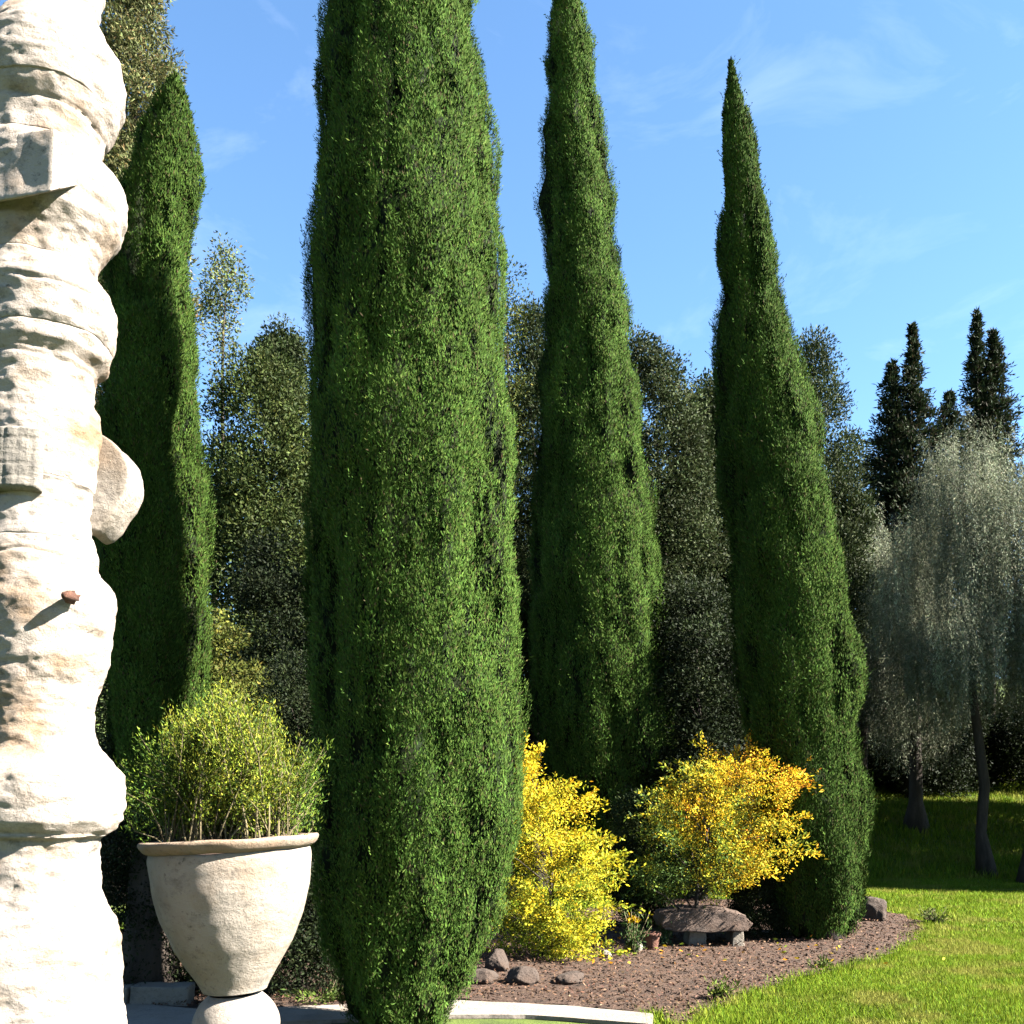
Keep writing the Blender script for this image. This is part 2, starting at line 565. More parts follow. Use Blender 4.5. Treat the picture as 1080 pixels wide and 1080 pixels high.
crown_tree('broadleaf_tree', 'thin yellowish green tree showing just past the edge of the broadest cypress', 'tree', [
    (278, 526, 546), (300, 518, 556), (350, 512, 560), (420, 515, 556), (520, 520, 550)],
    17, 25, 50, 34, .09, [((.14, .16, .04), 3), ((.10, .13, .03), 4), ((.22, .18, .03), .6)], rc=.28, hollow=.4, trunk_r=.1, group=BGG, limbs=20)
crown_tree('conifer_tree', 'dark pointed evergreen squeezed between the broadest and middle cypresses', 'tree', [
    (320, 556, 566), (360, 546, 582), (430, 534, 592), (520, 525, 600), (640, 520, 610), (760, 520, 612), (850, 530, 600)],
    19.5, 26, 340, 75, .12, DARKLEAF, rc=.4, trunk_r=.15, group=BGG, aspect=.35, up=.8)
crown_tree('broadleaf_tree', 'dense dull green tree between the middle and leaning cypresses', 'tree', [
    (352, 668, 688), (372, 655, 705), (410, 645, 728), (460, 640, 745), (560, 636, 760), (680, 640, 762), (800, 655, 750)],
    20.5, 27, 440, 75, .12, [((.062, .085, .03), 4), ((.045, .062, .022), 3), ((.09, .105, .04), 1)], rc=.44, trunk_r=.17, group=BGG)
crown_tree('broadleaf_tree', 'shorter dark tree touching the left side of the leaning cypress', 'tree', [
    (398, 738, 756), (420, 722, 772), (480, 710, 790), (600, 705, 800), (760, 715, 790), (850, 730, 775)],
    22, 28, 300, 75, .13, DARKLEAF, rc=.45, trunk_r=.16, group=BGG)
crown_tree('conifer_tree', 'dark green cone shaped conifer right behind the leaning cypress', 'tree', [
    (346, 850, 862), (370, 838, 876), (420, 822, 894), (480, 808, 910), (560, 800, 922), (680, 805, 915), (760, 820, 900)],
    24, 29, 360, 75, .15, DARKLEAF, rc=.5, trunk_r=.18, group=BGG, aspect=.35, up=.6)


def spire(name, label, rows_list, Y, seed, base_px, nper, cols=DARKCON):
    """open conifer: trunk(s) with tiers of drooping boughs"""
    rng = np.random.default_rng(seed)
    Rm = rows3d(rows_list[0], Y)
    bx = W(base_px, 850, Y)[0]
    zg = float(ground_z(bx, Y))
    root = thing(name, label, 'tree', (bx, Y, zg), BGG)
    tb = MB()
    PV, PA = [], []
    for rows in rows_list:
        R = rows3d(rows, Y)
        z, cx, rr = R[:, 0], R[:, 1], R[:, 2]
        top = np.array([cx[-1], Y, z[-1]])
        tb.tube([(bx, Y, zg - .1), (np.interp(z[0], z, cx) * .6 + bx * .4, Y, z[0]), top], [.2, .12, .015], 8, seed)
        nb = int(nper * (z[-1] - z[0]))
        for k in range(nb):
            hh = z[0] + (z[-1] - z[0]) * rng.random() ** .9
            r = np.interp(hh, z, rr) * rng.uniform(.45, 1.3)
            t = rng.random() * 2 * PI
            s = np.array([np.interp(hh, z, cx), Y, hh])
            e = s + np.array([math.cos(t) * r, math.sin(t) * r, r * rng.uniform(-.1, .35)])
            if k % 4 == 0:
                tb.tube([s, e], [.025, .006], 4, seed + k)
            m = int(16 + 60 * r)
            u = rng.random((m, 1)) ** .7
            p = s + (e - s) * u + rng.normal(0, min(.09, .03 + r * .12), (m, 3)) - np.array([0, 0, .1]) * u * rng.random((m, 1))
            PV.append(p)
            PA.append(unit((e - s) / (r + .1) + np.array([0, 0, .35]) + rng.normal(0, .5, (m, 3))))
    P, A = np.vstack(PV), np.vstack(PA)
    tb.build('trunk', M_BARK, root)
    LV, LF = leaf_geo(P, A, .17 * rng.uniform(.6, 1.3, len(P)), .05, rng)
    mesh_object('crown', LV, LF, M_LEAF, root, False, palette(len(P), cols, rng, .3))
    return root


spire('conifer_tree', 'near black ragged conifer with two uneven tips beyond the grey olive trees', [
    [(342, 962, 963), (380, 956, 969), (430, 943, 984), (500, 920, 1002), (600, 905, 1015), (720, 915, 1010)],
    [(382, 939, 942), (410, 930, 950), (470, 920, 962), (540, 912, 965)],
    [(415, 1000, 1003), (450, 985, 1016), (520, 978, 1022)]], 31, 31, 962, 46)
spire('conifer_tree', 'far narrow dark conifer with twin spires rising above the largest olive tree', [
    [(328, 1029, 1030), (365, 1023, 1037), (420, 1018, 1050), (480, 1012, 1064), (620, 1005, 1075)],
    [(350, 1046, 1049), (390, 1038, 1060), (440, 1030, 1072), (500, 1025, 1080)]], 33, 32, 1045, 46)

OG = 'grey leaved olive trees on the rising lawn'
crown_tree('olive_tree', 'small grey green olive tree close to the right side of the leaning cypress', 'olive tree', [
    (520, 895, 925), (545, 878, 945), (600, 868, 960), (680, 870, 970), (745, 885, 975)],
    28, 41, 230, 110, .13, OLIVE, rc=.5, droop=1.3, aspect=.18, trunk_r=.2, base_px=905, group=OG, noisy=.5, hollow=.35)
crown_tree('olive_tree', 'shadowed grey olive tree filling the gap between the small and the largest olive trees', 'olive tree', [
    (540, 955, 985), (580, 930, 1008), (650, 915, 1020), (720, 915, 1020), (765, 930, 1010)],
    26.5, 44, 230, 110, .13, OLIVE, rc=.5, droop=1.2, aspect=.18, trunk_r=.2, base_px=967, group=OG, noisy=.4, hollow=.4)
crown_tree('olive_tree', 'largest grey green olive tree with weeping foliage and a flared dark trunk', 'olive tree', [
    (432, 1010, 1045), (455, 985, 1072), (500, 950, 1105), (560, 940, 1125), (640, 935, 1130), (690, 940, 1120), (715, 960, 1090)],
    21.5, 42, 300, 190, .10, OLIVE, rc=.42, droop=1.25, aspect=.18, trunk_r=.13, base_px=1037, group=OG, noisy=.5, hollow=.5, dens=5)
crown_tree('olive_tree', 'olive tree cut off by the picture edge with its trunk beside the largest one', 'olive tree', [
    (505, 1110, 1150), (540, 1080, 1200), (620, 1058, 1220), (690, 1060, 1225), (730, 1085, 1200)],
    20.5, 43, 220, 150, .11, OLIVE, rc=.42, droop=1.2, aspect=.18, trunk_r=.14, base_px=1078, group=OG, noisy=.5, hollow=.35)
for i, (tx, ty, lab) in enumerate([(14.6, 19.6, 'broad tree outside the right edge nearest the lawn'), (15.6, 23.0, 'broad tree outside the right edge in the middle'), (17.6, 27.0, 'broad tree outside the right edge far up the bank')]):
    kx = lambda dz, r: None
    pxc = 540 + F * tx / (ty * 1.0)
    hwp = F * 3.2 / ty
    crown_tree('broadleaf_tree', lab, 'tree', [(600, pxc - hwp * .3, pxc + hwp * .3), (640, pxc - hwp * .8, pxc + hwp * .8), (720, pxc - hwp, pxc + hwp), (800, pxc - hwp * .8, pxc + hwp * .8)],
               ty, 90 + i, 260, 60, .22, DARKLEAF, rc=.7, trunk_r=.2, group='broad trees shading the bank')

crown_tree('shade_bush', 'added near black bush standing in for the shade below the middle and leaning cypresses', 'tree', [
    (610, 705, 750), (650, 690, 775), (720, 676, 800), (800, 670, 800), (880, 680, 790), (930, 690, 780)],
    17, 35, 330, 60, .1, SHADELEAF, rc=.35, trunk_r=.12, group=BGG)  # added bush, its near-black leaves stand in for shade between the cypresses
crown_tree('shade_bush', 'added near black bush standing in for shade low between the shaded and broadest cypresses', 'tree', [
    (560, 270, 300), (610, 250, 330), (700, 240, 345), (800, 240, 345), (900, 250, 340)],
    13.5, 36, 260, 60, .08, SHADELEAF, rc=.28, trunk_r=.1, group=BGG)  # another added bush, the shade of the gap lies in its leaf colour
for i, (px, hw, lab) in enumerate([(905, 62, 'added dark shrub for the wood edge shade nearest the leaning cypress'), (985, 58, 'added dark shrub for the wood edge shade behind the shadowed olive trunk'), (1065, 60, 'added dark shrub for the wood edge shade behind the largest olive trunk')]):
    crown_tree('shrub', lab, 'shrub', [(735, px - hw * .5, px + hw * .5), (765, px - hw, px + hw), (810, px - hw * 1.05, px + hw * 1.05), (835, px - hw, px + hw)],
               32.5 + .4 * i, 130 + i, 200, 60, .15, SHADELEAF, rc=.5, trunk_r=.08, limbs=8, trunk_name='stems', group='dark shrubs added for the shade at the wood edge')  # added shrubs, near-black leaves make the shade behind the olive trunks

# trees further back in the wood, their deep shade put into the leaf colour
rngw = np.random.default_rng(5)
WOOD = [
    (-10, 470, 30, 'dark wood tree far left behind the stone column'),
    (120, 520, 27, 'dark wood tree low behind the shaded cypress'),
    (330, 480, 30, 'dark wood tree hidden low behind the broadest cypress'),
    (450, 500, 28, 'dark wood tree directly behind the broadest cypress'),
    (560, 520, 27, 'dark wood tree low behind the pointed evergreen'),
    (650, 500, 29, 'dark wood tree low behind the middle cypress'),
    (735, 520, 28, 'dark wood tree low left of the leaning cypress'),
    (820, 480, 33, 'dark wood tree low behind the leaning cypress'),
    (902, 465, 37, 'dark wood tree in the hollow above the small olive tree'),
    (990, 500, 38, 'dark wood tree behind the gap between the two nearer olive trees'),
    (1075, 490, 38, 'dark wood tree behind the largest olive tree'),
    (1160, 520, 36, 'dark wood tree beyond the right picture edge'),
]
for i, (px, yt, Y, lab) in enumerate(WOOD):
    k = 27.0 / Y
    hw = 85 * k
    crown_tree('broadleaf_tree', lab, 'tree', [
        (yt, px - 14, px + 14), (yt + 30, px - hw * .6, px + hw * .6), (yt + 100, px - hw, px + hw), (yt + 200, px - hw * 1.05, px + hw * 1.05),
        (850, px - hw * 1.0, px + hw * 1.0)], Y, 60 + i, 260, 60, .2, SHADELEAF, rc=.6, trunk_r=.18, group='dark wood trees at the back', limbs=8)

# ------------------------------------------------------------------ shrubs near the urn and in the bed
crown_tree('shrub', 'dark green shrub in deep shade left of the urn planting', 'shrub', [
    (722, 140, 170), (745, 112, 205), (800, 100, 222), (900, 100, 225), (1000, 105, 222), (1038, 105, 222)],
    8.6, 71, 260, 60, .05, SHADELEAF, rc=.22, trunk_r=.05, limbs=10, trunk_name='stems')
crown_tree('shrub', 'yellowish green shrub standing behind the urn planting against the dark trees', 'shrub', [
    (640, 230, 246), (670, 214, 262), (720, 206, 285), (780, 205, 300), (860, 215, 300), (960, 225, 290)],
    11.5, 72, 170, 55, .075, [((.15, .17, .03), 4), ((.1, .12, .025), 3), ((.22, .2, .04), 1)], rc=.2, trunk_r=.04, limbs=12, trunk_name='stems')
crown_tree('shrub', 'low dark shrub pressed against the shaded side of the broadest cypress', 'shrub', [
    (690, 300, 320), (730, 275, 350), (800, 268, 362), (900, 262, 365), (1000, 262, 370), (1045, 262, 372)],
    8.6, 73, 240, 60, .05, SHADELEAF, rc=.2, trunk_r=.05, limbs=10, trunk_name='stems')

LEMON = [((1.0, .74, .035), 1), ((.72, .68, .045), 1), ((.36, .45, .04), 1), ((1.05, .56, .03), 1), ((.13, .21, .035), 1)]
AUT = [((1.15, .74, .04), 1), ((.7, .62, .05), 1), ((.30, .38, .04), 1), ((1.15, .46, .04), 1), ((.1, .17, .035), 1)]


def aut1(P, rng):
    z = (P[:, 2] - P[:, 2].min()) / np.ptp(P[:, 2])
    n = fbm(P * 1.7, 3)
    s = .5 * z + 1.2 * (n - .5) + rng.normal(0, .16, len(P))
    return np.where(s > .6, np.where(rng.random(len(P)) < .25, 3, 0), np.where(s > .22, np.where(rng.random(len(P)) < .5, 0, 1), np.where(s > 0.0, 1, 2)))


def aut2(P, rng):
    x = (P[:, 0] - P[:, 0].min()) / np.ptp(P[:, 0])
    z = (P[:, 2] - P[:, 2].min()) / np.ptp(P[:, 2])
    n = fbm(P * 1.9, 8)
    s = .75 * x + .45 * z + 1.0 * (n - .5) + rng.normal(0, .14, len(P))
    return np.where(s > .95, np.where(rng.random(len(P)) < .5, 3, 0), np.where(s > .62, np.where(rng.random(len(P)) < .75, 0, 1), np.where(s > .47, 1, np.where(s > .34, 2, 4))))


crown_tree('autumn_shrub', 'yellow leaved shrub drooping to the mulch beside the broadest cypress', 'shrub', [
    (790, 540, 556), (812, 528, 582), (838, 520, 608), (872, 512, 628), (910, 506, 645), (945, 505, 652), (985, 510, 650), (1010, 525, 640), (1028, 550, 620)],
    10.6, 81, 260, 34, .05, LEMON, rc=.15, trunk_r=.03, limbs=30, mat=M_YELLOW, trunk_name='stems', colfn=aut1, noisy=.7, hollow=.15, up=.0, aspect=.4, dens=3.4,
    sprays=330, spray_len=.32, spray_up=.35, group='autumn coloured shrubs in the bed')
crown_tree('autumn_shrub', 'rounded orange and golden shrub over the stone bench in front of the leaning cypress', 'shrub', [
    (785, 762, 796), (802, 730, 818), (825, 706, 832), (855, 684, 840), (885, 670, 836), (912, 666, 822), (932, 674, 792), (950, 694, 756)],
    11.6, 82, 280, 36, .05, AUT, rc=.16, trunk_r=.035, limbs=30, mat=M_YELLOW, trunk_name='stems', colfn=aut2, noisy=.65, hollow=.15, up=.1, aspect=.4, dens=3.2,
    sprays=330, spray_len=.3, spray_up=.45, base_px=735, group='autumn coloured shrubs in the bed')
crown_tree('shrub', 'small dark green shrub between the two autumn coloured shrubs', 'shrub', [
    (835, 660, 690), (860, 645, 712), (910, 640, 722), (960, 648, 715), (990, 665, 700)],
    13.2, 83, 150, 60, .06, DARKLEAF + [((.12, .15, .02), 1)], rc=.2, trunk_r=.03, limbs=10, trunk_name='stems')

crown_tree('shrub', 'added round near black shrub for the shadow at the left foot of the leaning cypress', 'shrub', [
    (922, 782, 812), (935, 768, 826), (960, 764, 832), (985, 770, 828)],
    12.0, 84, 110, 60, .045, SHADELEAF, rc=.13, trunk_r=.03, limbs=8, trunk_name='stems')  # added shrub, near-black leaves take the place of the shadow beside the cypress

# ------------------------------------------------------------------ stone column
YC = 4.5
EDGE = [(-40, 120), (-15, 112), (0, 105), (20, 103), (35, 112), (50, 123), (65, 131), (80, 136), (100, 133), (120, 125), (140, 113), (155, 107)]
EDGE2 = [(157, 106), (170, 119), (185, 132), (205, 137), (225, 134), (245, 125), (262, 112), (275, 107), (288, 105)]
EDGE3 = [(288, 106), (297, 112), (308, 120), (322, 127), (335, 125), (358, 124), (366, 119), (380, 117), (390, 106), (405, 103), (420, 102), (440, 107), (455, 108), (475, 106), (515, 104)]
EDGE4 = [(516, 99), (535, 100), (563, 98), (572, 102), (577, 103)]
EDGE5 = [(578, 105), (590, 105), (605, 107), (614, 114), (622, 121), (640, 125), (660, 122), (700, 118), (725, 106), (750, 101), (770, 101), (785, 107), (795, 115), (808, 125), (818, 134), (840, 134), (865, 130), (878, 119)]
EDGE6 = [(880, 108), (893, 107), (905, 106), (930, 108), (955, 113), (975, 124), (990, 129), (1020, 131), (1070, 133), (1110, 134), (1300, 138), (1345, 140)]


def centre_px(y):
    return 34 + (1080 - y) / 1080 * 30


col = thing('stone_column', 'thick weathered pale stone column of stacked bulging drums beside the urn', 'column', (W(45, 900, YC)[0], YC, 0))


def drum(name, edge, seed, mat, tilt=0.0, rough=.022, cap=True, left=None):
    e = sorted(edge)
    ys = np.linspace(e[0][0], e[-1][0], max(10, int((e[-1][0] - e[0][0]) / 1.6)))
    xs = np.interp(ys, [a for a, b in e], [b for a, b in e])
    seg = 128
    V = []
    for y, x in zip(ys, xs):
        c0 = centre_px(y)
        xl = min(2 * c0 - x, -26) if left is None else float(np.interp(y, [a for a, b in left], [b for a, b in left]))
        a, b = W(x, y, YC), W(xl, y, YC)
        ar, al = math.atan2(a[0], YC), math.atan2(b[0], YC)
        cxx = YC * math.tan((ar + al) / 2)
        r, zz = math.hypot(cxx, YC) * math.sin((ar - al) / 2) * .985, a[2]
        for j in range(seg):
            t = 2 * PI * j / seg
            V.append((cxx + r * math.cos(t), YC + r * math.sin(t), zz, cxx, r))
    V = np.array(V)
    # the traced edge is the silhouette; bring the tangent point back onto it
    P = V[:, :3].copy()
    groove = np.zeros(len(P))
    for ysm in (90, 288, 366, 515, 577, 740, 880, 985):
        zs = W(50, ysm, YC - .3)[2] + (fbm(P * np.array([3, 3, .01]) + ysm, 71, 3) - .5) * .07
        groove += np.exp(-((P[:, 2] - zs) / .009) ** 2) * (.004 + .012 * fbm(P * np.array([7, 7, .01]) + ysm, 73, 2)) * (.35 if ysm in (740, 985) else 1)
    n1 = fbm(P * np.array([4, 4, 7]), seed, 4) - .5
    n2 = fbm(P * np.array([14, 14, 22]), seed + 9, 3) - .5
    chip = np.clip(fbm(P * 6.5, seed + 20, 3) - .60, 0, 1)
    k = 1 + (n1 * rough * 2.2 + n2 * rough * 1.2 - chip * .08 - groove) / V[:, 4]
    P[:, 0] = V[:, 3] + (P[:, 0] - V[:, 3]) * k
    P[:, 1] = YC + (P[:, 1] - YC) * k
    P[:, 2] += (P[:, 0] - V[:, 3]) * tilt + (fbm(P * 5, seed + 40, 3) - .5) * .02
    ny = len(ys)
    Fq = [(i * seg + (j + 1) % seg, i * seg + j, (i + 1) * seg + j, (i + 1) * seg + (j + 1) % seg) for i in range(ny - 1) for j in range(seg)]
    for base, rev in ((0, False), ((ny - 1) * seg, True)):
        ring = [base + j for j in range(seg)]
        Fq.append(tuple(ring if not rev else ring[::-1]))
    return mesh_object(name, P, Fq, mat, col)


drum('drum', EDGE[:10] + [(90, 134)], 1, M_LIMESTONE, left=[(-40, -10), (0, 14), (22, 12), (45, -6), (70, -26), (90, -30)])
drum('drum', [(90, 134)] + EDGE[9:] + [(170, 108)], 1, M_LIMESTONE)
drum('drum', [(170, 108), (192, 133)] + EDGE2[3:], 1, M_LIMESTONE)
drum('drum', EDGE3[:7], 1, M_LIMESTONE)
drum('drum', EDGE3[6:], 1, M_LIMESTONE)
drum('collar', [(515, 104), (520, 100)] + EDGE4[1:], 1, M_LIMESTONE)
drum('drum', [(577, 103)] + EDGE5[1:] + [(880, 118)], 1, M_LIMESTONE)
drum('base_drum', [(880, 118), (884, 109)] + EDGE6[1:], 1, M_LIMESTONE)


def rough_block(name, pts_front, Y0, Y1, mat, parent, seed, bev=.02, amp=.015, cuts=3):
    """closed polygon extruded in depth, bevelled, subdivided and weathered"""
    bm = bmesh.new()
    f = [bm.verts.new(p) for p in pts_front]
    fc = bm.faces.new(f)
    ex = bmesh.ops.extrude_face_region(bm, geom=[fc])
    for v in ex['geom']:
        if isinstance(v, bmesh.types.BMVert):
            v.co.y += (Y1 - Y0)
    bmesh.ops.recalc_face_normals(bm, faces=bm.faces)
    bmesh.ops.bevel(bm, geom=list(bm.edges), offset=bev, segments=2, affect='EDGES', profile=.6)
    bmesh.ops.triangulate(bm, faces=bm.faces)
    for _ in range(cuts):
        bmesh.ops.subdivide_edges(bm, edges=[e for e in bm.edges if e.calc_length() > .03], cuts=1, use_grid_fill=True)
        bmesh.ops.triangulate(bm, faces=[q for q in bm.faces if len(q.verts) > 3])
    bm.normal_update()
    P = np.array([v.co[:] for v in bm.verts])
    Nn = np.array([v.normal[:] for v in bm.verts])
    d = (fbm(P * 7, seed, 4) - .5) * amp * 2.4 - np.clip(fbm(P * 9, seed + 3, 2) - .62, 0, 1) * amp * 4
    P = P + Nn * d[:, None]
    Fq = [tuple(v.index for v in q.verts) for q in bm.faces]
    bm.free()
    return mesh_object(name, P, Fq, mat, parent)


# square block set cornerwise between two drums, flaring downwards
def prism_block(name, ring, z0, z1, mat, parent, seed, bev=.015, amp=.012, topshift=(0, 0)):
    bm = bmesh.new()
    lo = [bm.verts.new((x, y, z0)) for x, y in ring]
    fc = bm.faces.new(lo)
    ex = bmesh.ops.extrude_face_region(bm, geom=[fc])
    for v in ex['geom']:
        if isinstance(v, bmesh.types.BMVert):
            v.co.z = z1
            v.co.x += topshift[0]
            v.co.y += topshift[1]
    bmesh.ops.recalc_face_normals(bm, faces=bm.faces)
    bmesh.ops.bevel(bm, geom=list(bm.edges), offset=bev, segments=2, affect='EDGES', profile=.6)
    bmesh.ops.triangulate(bm, faces=bm.faces)
    for _ in range(4):
        bmesh.ops.subdivide_edges(bm, edges=[e for e in bm.edges if e.calc_length() > .025], cuts=1, use_grid_fill=True)
        bmesh.ops.triangulate(bm, faces=[q for q in bm.faces if len(q.verts) > 3])
    bm.normal_update()
    P = np.array([v.co[:] for v in bm.verts])
    Nn = np.array([v.normal[:] for v in bm.verts])
    P = P + Nn * ((fbm(P * 7, seed, 4) - .5) * amp * 2.5)[:, None]
    Fq = [tuple(v.index for v in q.verts) for q in bm.faces]
    bm.free()
    return mesh_object(name, P, Fq, mat, parent)


def hexa(name, lo, hi, mat, parent, seed, bev=.012, amp=.012):
    bm = bmesh.new()
    a = [bm.verts.new(p) for p in lo]
    b = [bm.verts.new(p) for p in hi]
    bm.faces.new(a)
    bm.faces.new(b[::-1])
    for i in range(4):
        k = (i + 1) % 4
        bm.faces.new((a[i], b[i], b[k], a[k]))
    bmesh.ops.recalc_face_normals(bm, faces=bm.faces)
    bmesh.ops.bevel(bm, geom=list(bm.edges), offset=bev, segments=2, affect='EDGES', profile=.6)
    bmesh.ops.triangulate(bm, faces=bm.faces)
    for _ in range(5):
        bmesh.ops.subdivide_edges(bm, edges=[e for e in bm.edges if e.calc_length() > .022], cuts=1, use_grid_fill=True)
        bmesh.ops.triangulate(bm, faces=[q for q in bm.faces if len(q.verts) > 3])
    bm.normal_update()
    P = np.array([v.co[:] for v in bm.verts])
    Nn = np.array([v.normal[:] for v in bm.verts])
    P = P + Nn * ((fbm(P * 7, seed, 4) - .5) * amp * 2.5)[:, None]
    Fq = [tuple(v.index for v in q.verts) for q in bm.faces]
    bm.free()
    return mesh_object(name, P, Fq, mat, parent)


xf, xr_, xl_ = W(54, 200, YC - .41)[0], W(118, 200, YC + .02)[0], W(-40, 200, YC - .28)[0]
zb = W(54, 202, YC - .41)[2]
lo = [(xf, YC - .41, zb), (xr_, YC - .02, W(133, 192, YC)[2]), (xf - .2, YC + .05, W(60, 200, YC)[2]), (xl_, YC - .28, zb + .01)]
hi = [(W(58, 136, YC - .38)[0], YC - .38, W(58, 136, YC - .38)[2]), (W(99, 154, YC)[0], YC, W(99, 154, YC)[2] + .0),
      (xf - .2, YC + .05, W(60, 152, YC)[2]), (xl_ + .02, YC - .24, W(0, 146, YC - .24)[2])]
hexa('corner_block', lo, hi, M_LIMESTONE, col, 31)['label'] = 'square stone block set cornerwise'
# grey ear shaped bracket on the side of the shaft
ear = [(97, 455), (115, 461), (125, 468), (134, 479), (141, 492), (138, 510), (128, 535), (112, 553), (97, 565), (84, 545), (82, 480)]
ear = [(98, 452), (110, 457), (119, 463), (127, 471), (134, 480), (139, 491), (140, 502), (137, 514), (131, 527), (123, 540), (114, 551), (105, 559), (97, 562), (88, 552), (84, 520), (84, 480)]
rough_block('bracket', [W(x - 4, y, YC + .08) for x, y in ear], YC - .14, YC + .08, M_URN, col, 33, .012, .01)
# grey tooled panel on the shaft

yc_ = W(50, 484, YC)
_a, _b = math.atan2(W(106, 484, YC)[0], YC), math.atan2(W(-26, 484, YC)[0], YC)
cpx = YC * math.tan((_a + _b) / 2)
rpan = math.hypot(cpx, YC) * math.sin((_a - _b) / 2) + .004
bm = bmesh.new()
na, nh = 60, 40
zt, zb = W(20, 450, YC - .25)[2], W(20, 517, YC - .25)[2]
PV = []
for lay in (0, 1):
    for i in range(nh + 1):
        for j in range(na + 1):
            a = math.radians(-172 + 112 * j / na)
            fade = min(1, min(i, nh - i) / 2, min(j, na - j) / 3)
            r = (rpan + .02 * fade - .004 * (1 if (j % 6 == 0 or i % 8 == 0) else 0)) if lay == 0 else rpan - .09
            PV.append((cpx + r * math.cos(a), YC + r * math.sin(a), zb + (zt - zb) * i / nh))
PV = np.array(PV)
nn = (nh + 1) * (na + 1)
PV[:nn] += ((fbm(PV[:nn] * 12, 5, 3) - .5) * .022)[:, None] * np.stack([PV[:nn, 0] - cpx, PV[:nn, 1] - YC, np.zeros(nn)], -1) / rpan
w_ = na + 1
Fq = [(i * w_ + j, i * w_ + j + 1, (i + 1) * w_ + j + 1, (i + 1) * w_ + j) for i in range(nh) for j in range(na)]
Fq += [tuple(nn + v for v in q[::-1]) for q in Fq]
for i in range(nh):
    Fq += [(i * w_, (i + 1) * w_, nn + (i + 1) * w_, nn + i * w_), (i * w_ + na, nn + i * w_ + na, nn + (i + 1) * w_ + na, (i + 1) * w_ + na)]
for j in range(na):
    Fq += [(j, nn + j, nn + j + 1, j + 1), (nh * w_ + j, nh * w_ + j + 1, nn + nh * w_ + j + 1, nn + nh * w_ + j)]
mesh_object('tooled_panel', PV, Fq, M_GREYSTONE, col)
# small rusty stub
sp = W(70, 628, YC - .305)
tb = MB()
tb.tube([sp + np.array([0, .08, .005]), sp + np.array([0, 0, 0]), sp + np.array([.004, -.03, -.006])], [.026, .023, .012], 12, 3, .9)
tb.build('stub', M_RUST, col)

# ------------------------------------------------------------------ urn
YU = 5.5
ax = W(249, 1082, YU)      # knob centre
px = YU * 1.0 / F
RIMR = (W(335, 890, YU)[0] - W(148, 890, YU)[0]) / 2
urn = thing('urn_planter', 'large pale stone urn with flared stained rim on a ball stem', 'urn', (ax[0], YU, 0))
TILT = math.radians(3.2)


def lathe(profile, seg, seed, amp, a0=ax, tilt=TILT):
    """profile (r, s) with s = height along the urn axis above the knob centre"""
    V, Fq = [], []
    n = len(profile)
    for r, s in profile:
        for j in range(seg):
            t = 2 * PI * j / seg
            V.append((r * math.cos(t), r * math.sin(t), s))
    V = np.array(V, float)
    rr = np.hypot(V[:, 0], V[:, 1])
    k = 1 + (fbm(V * 6, seed, 4) - .5) * amp / np.maximum(rr, .05)
    V[:, 0] *= k
    V[:, 1] *= k
    V[:, 2] += (fbm(V * 5, seed + 7, 3) - .5) * amp * .8
    x = V[:, 0] * math.cos(tilt) - V[:, 2] * math.sin(tilt)
    z = V[:, 0] * math.sin(tilt) + V[:, 2] * math.cos(tilt)
    P = np.stack([a0[0] + x, a0[1] + V[:, 1], a0[2] + z], -1)
    for i in range(n - 1):
        for j in range(seg):
            Fq.append((i * seg + j, i * seg + (j + 1) % seg, (i + 1) * seg + (j + 1) % seg, (i + 1) * seg + j))
    return P, Fq


def dense(prof, n=60):
    p = np.array(prof, float)
    d = np.r_[0, np.cumsum(np.hypot(*np.diff(p, axis=0).T))]
    t = np.linspace(0, d[-1], n)
    # smooth (Catmull-ish) by averaging the linear interpolation
    q = np.stack([np.interp(t, d, p[:, 0]), np.interp(t, d, p[:, 1])], -1)
    for _ in range(3):
        q[1:-1] = .25 * q[:-2] + .5 * q[1:-1] + .25 * q[2:]
    return q


s_ = lambda y: (1082 - y) * px * 1.0
bowl = [(.17, s_(1046)), (.185, s_(1040)), (.245, s_(1022)), (.315, s_(1000)), (.38, s_(970)), (.422, s_(940)), (.437, s_(920)), (.44, s_(907)), (.43, s_(902))]
inner = [(.40, s_(902)), (.36, s_(960))]
P, Fq = lathe(list(dense(bowl, 70)) + inner, 96, 51, .02)
mesh_object('bowl', P, Fq, M_URN, urn)
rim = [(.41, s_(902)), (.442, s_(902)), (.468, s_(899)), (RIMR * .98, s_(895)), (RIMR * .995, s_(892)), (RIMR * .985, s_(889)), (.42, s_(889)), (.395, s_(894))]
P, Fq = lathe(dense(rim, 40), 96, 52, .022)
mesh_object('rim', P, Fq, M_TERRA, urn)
kn = [(.16 if abs(t) > 1.35 else .235 * math.cos(t), .235 * math.sin(t)) for t in np.linspace(-1.2, 1.0, 30)]
kn = [(.235 * math.cos(t), .215 * math.sin(t)) for t in np.linspace(-1.1, .95, 30)]
P, Fq = lathe(kn, 64, 53, .02)
mesh_object('ball_stem', P, Fq, M_URN, urn)
ft = [(.11, -.18), (.14, -.21), (.2, -.235), (.26, -.25), (.28, -.28), (.28, -.33)]
P, Fq = lathe(dense(ft, 24), 64, 54, .01)
mesh_object('foot', P, Fq, M_URN, urn)
zf = ax[2] - .325
ring = [(ax[0] + .33 * sx, YU + .33 * sy) for sx, sy in ((1, 1), (-1, 1), (-1, -1), (1, -1))]
prism_block('pedestal', ring, -.02, zf, M_GREYSTONE, urn, 55)
soilr = [(0.0, s_(899)), (.2, s_(899)), (.405, s_(903))]
P, Fq = lathe(soilr, 48, 56, .02)
mesh_object('soil', P, Fq, M_SOIL, urn)


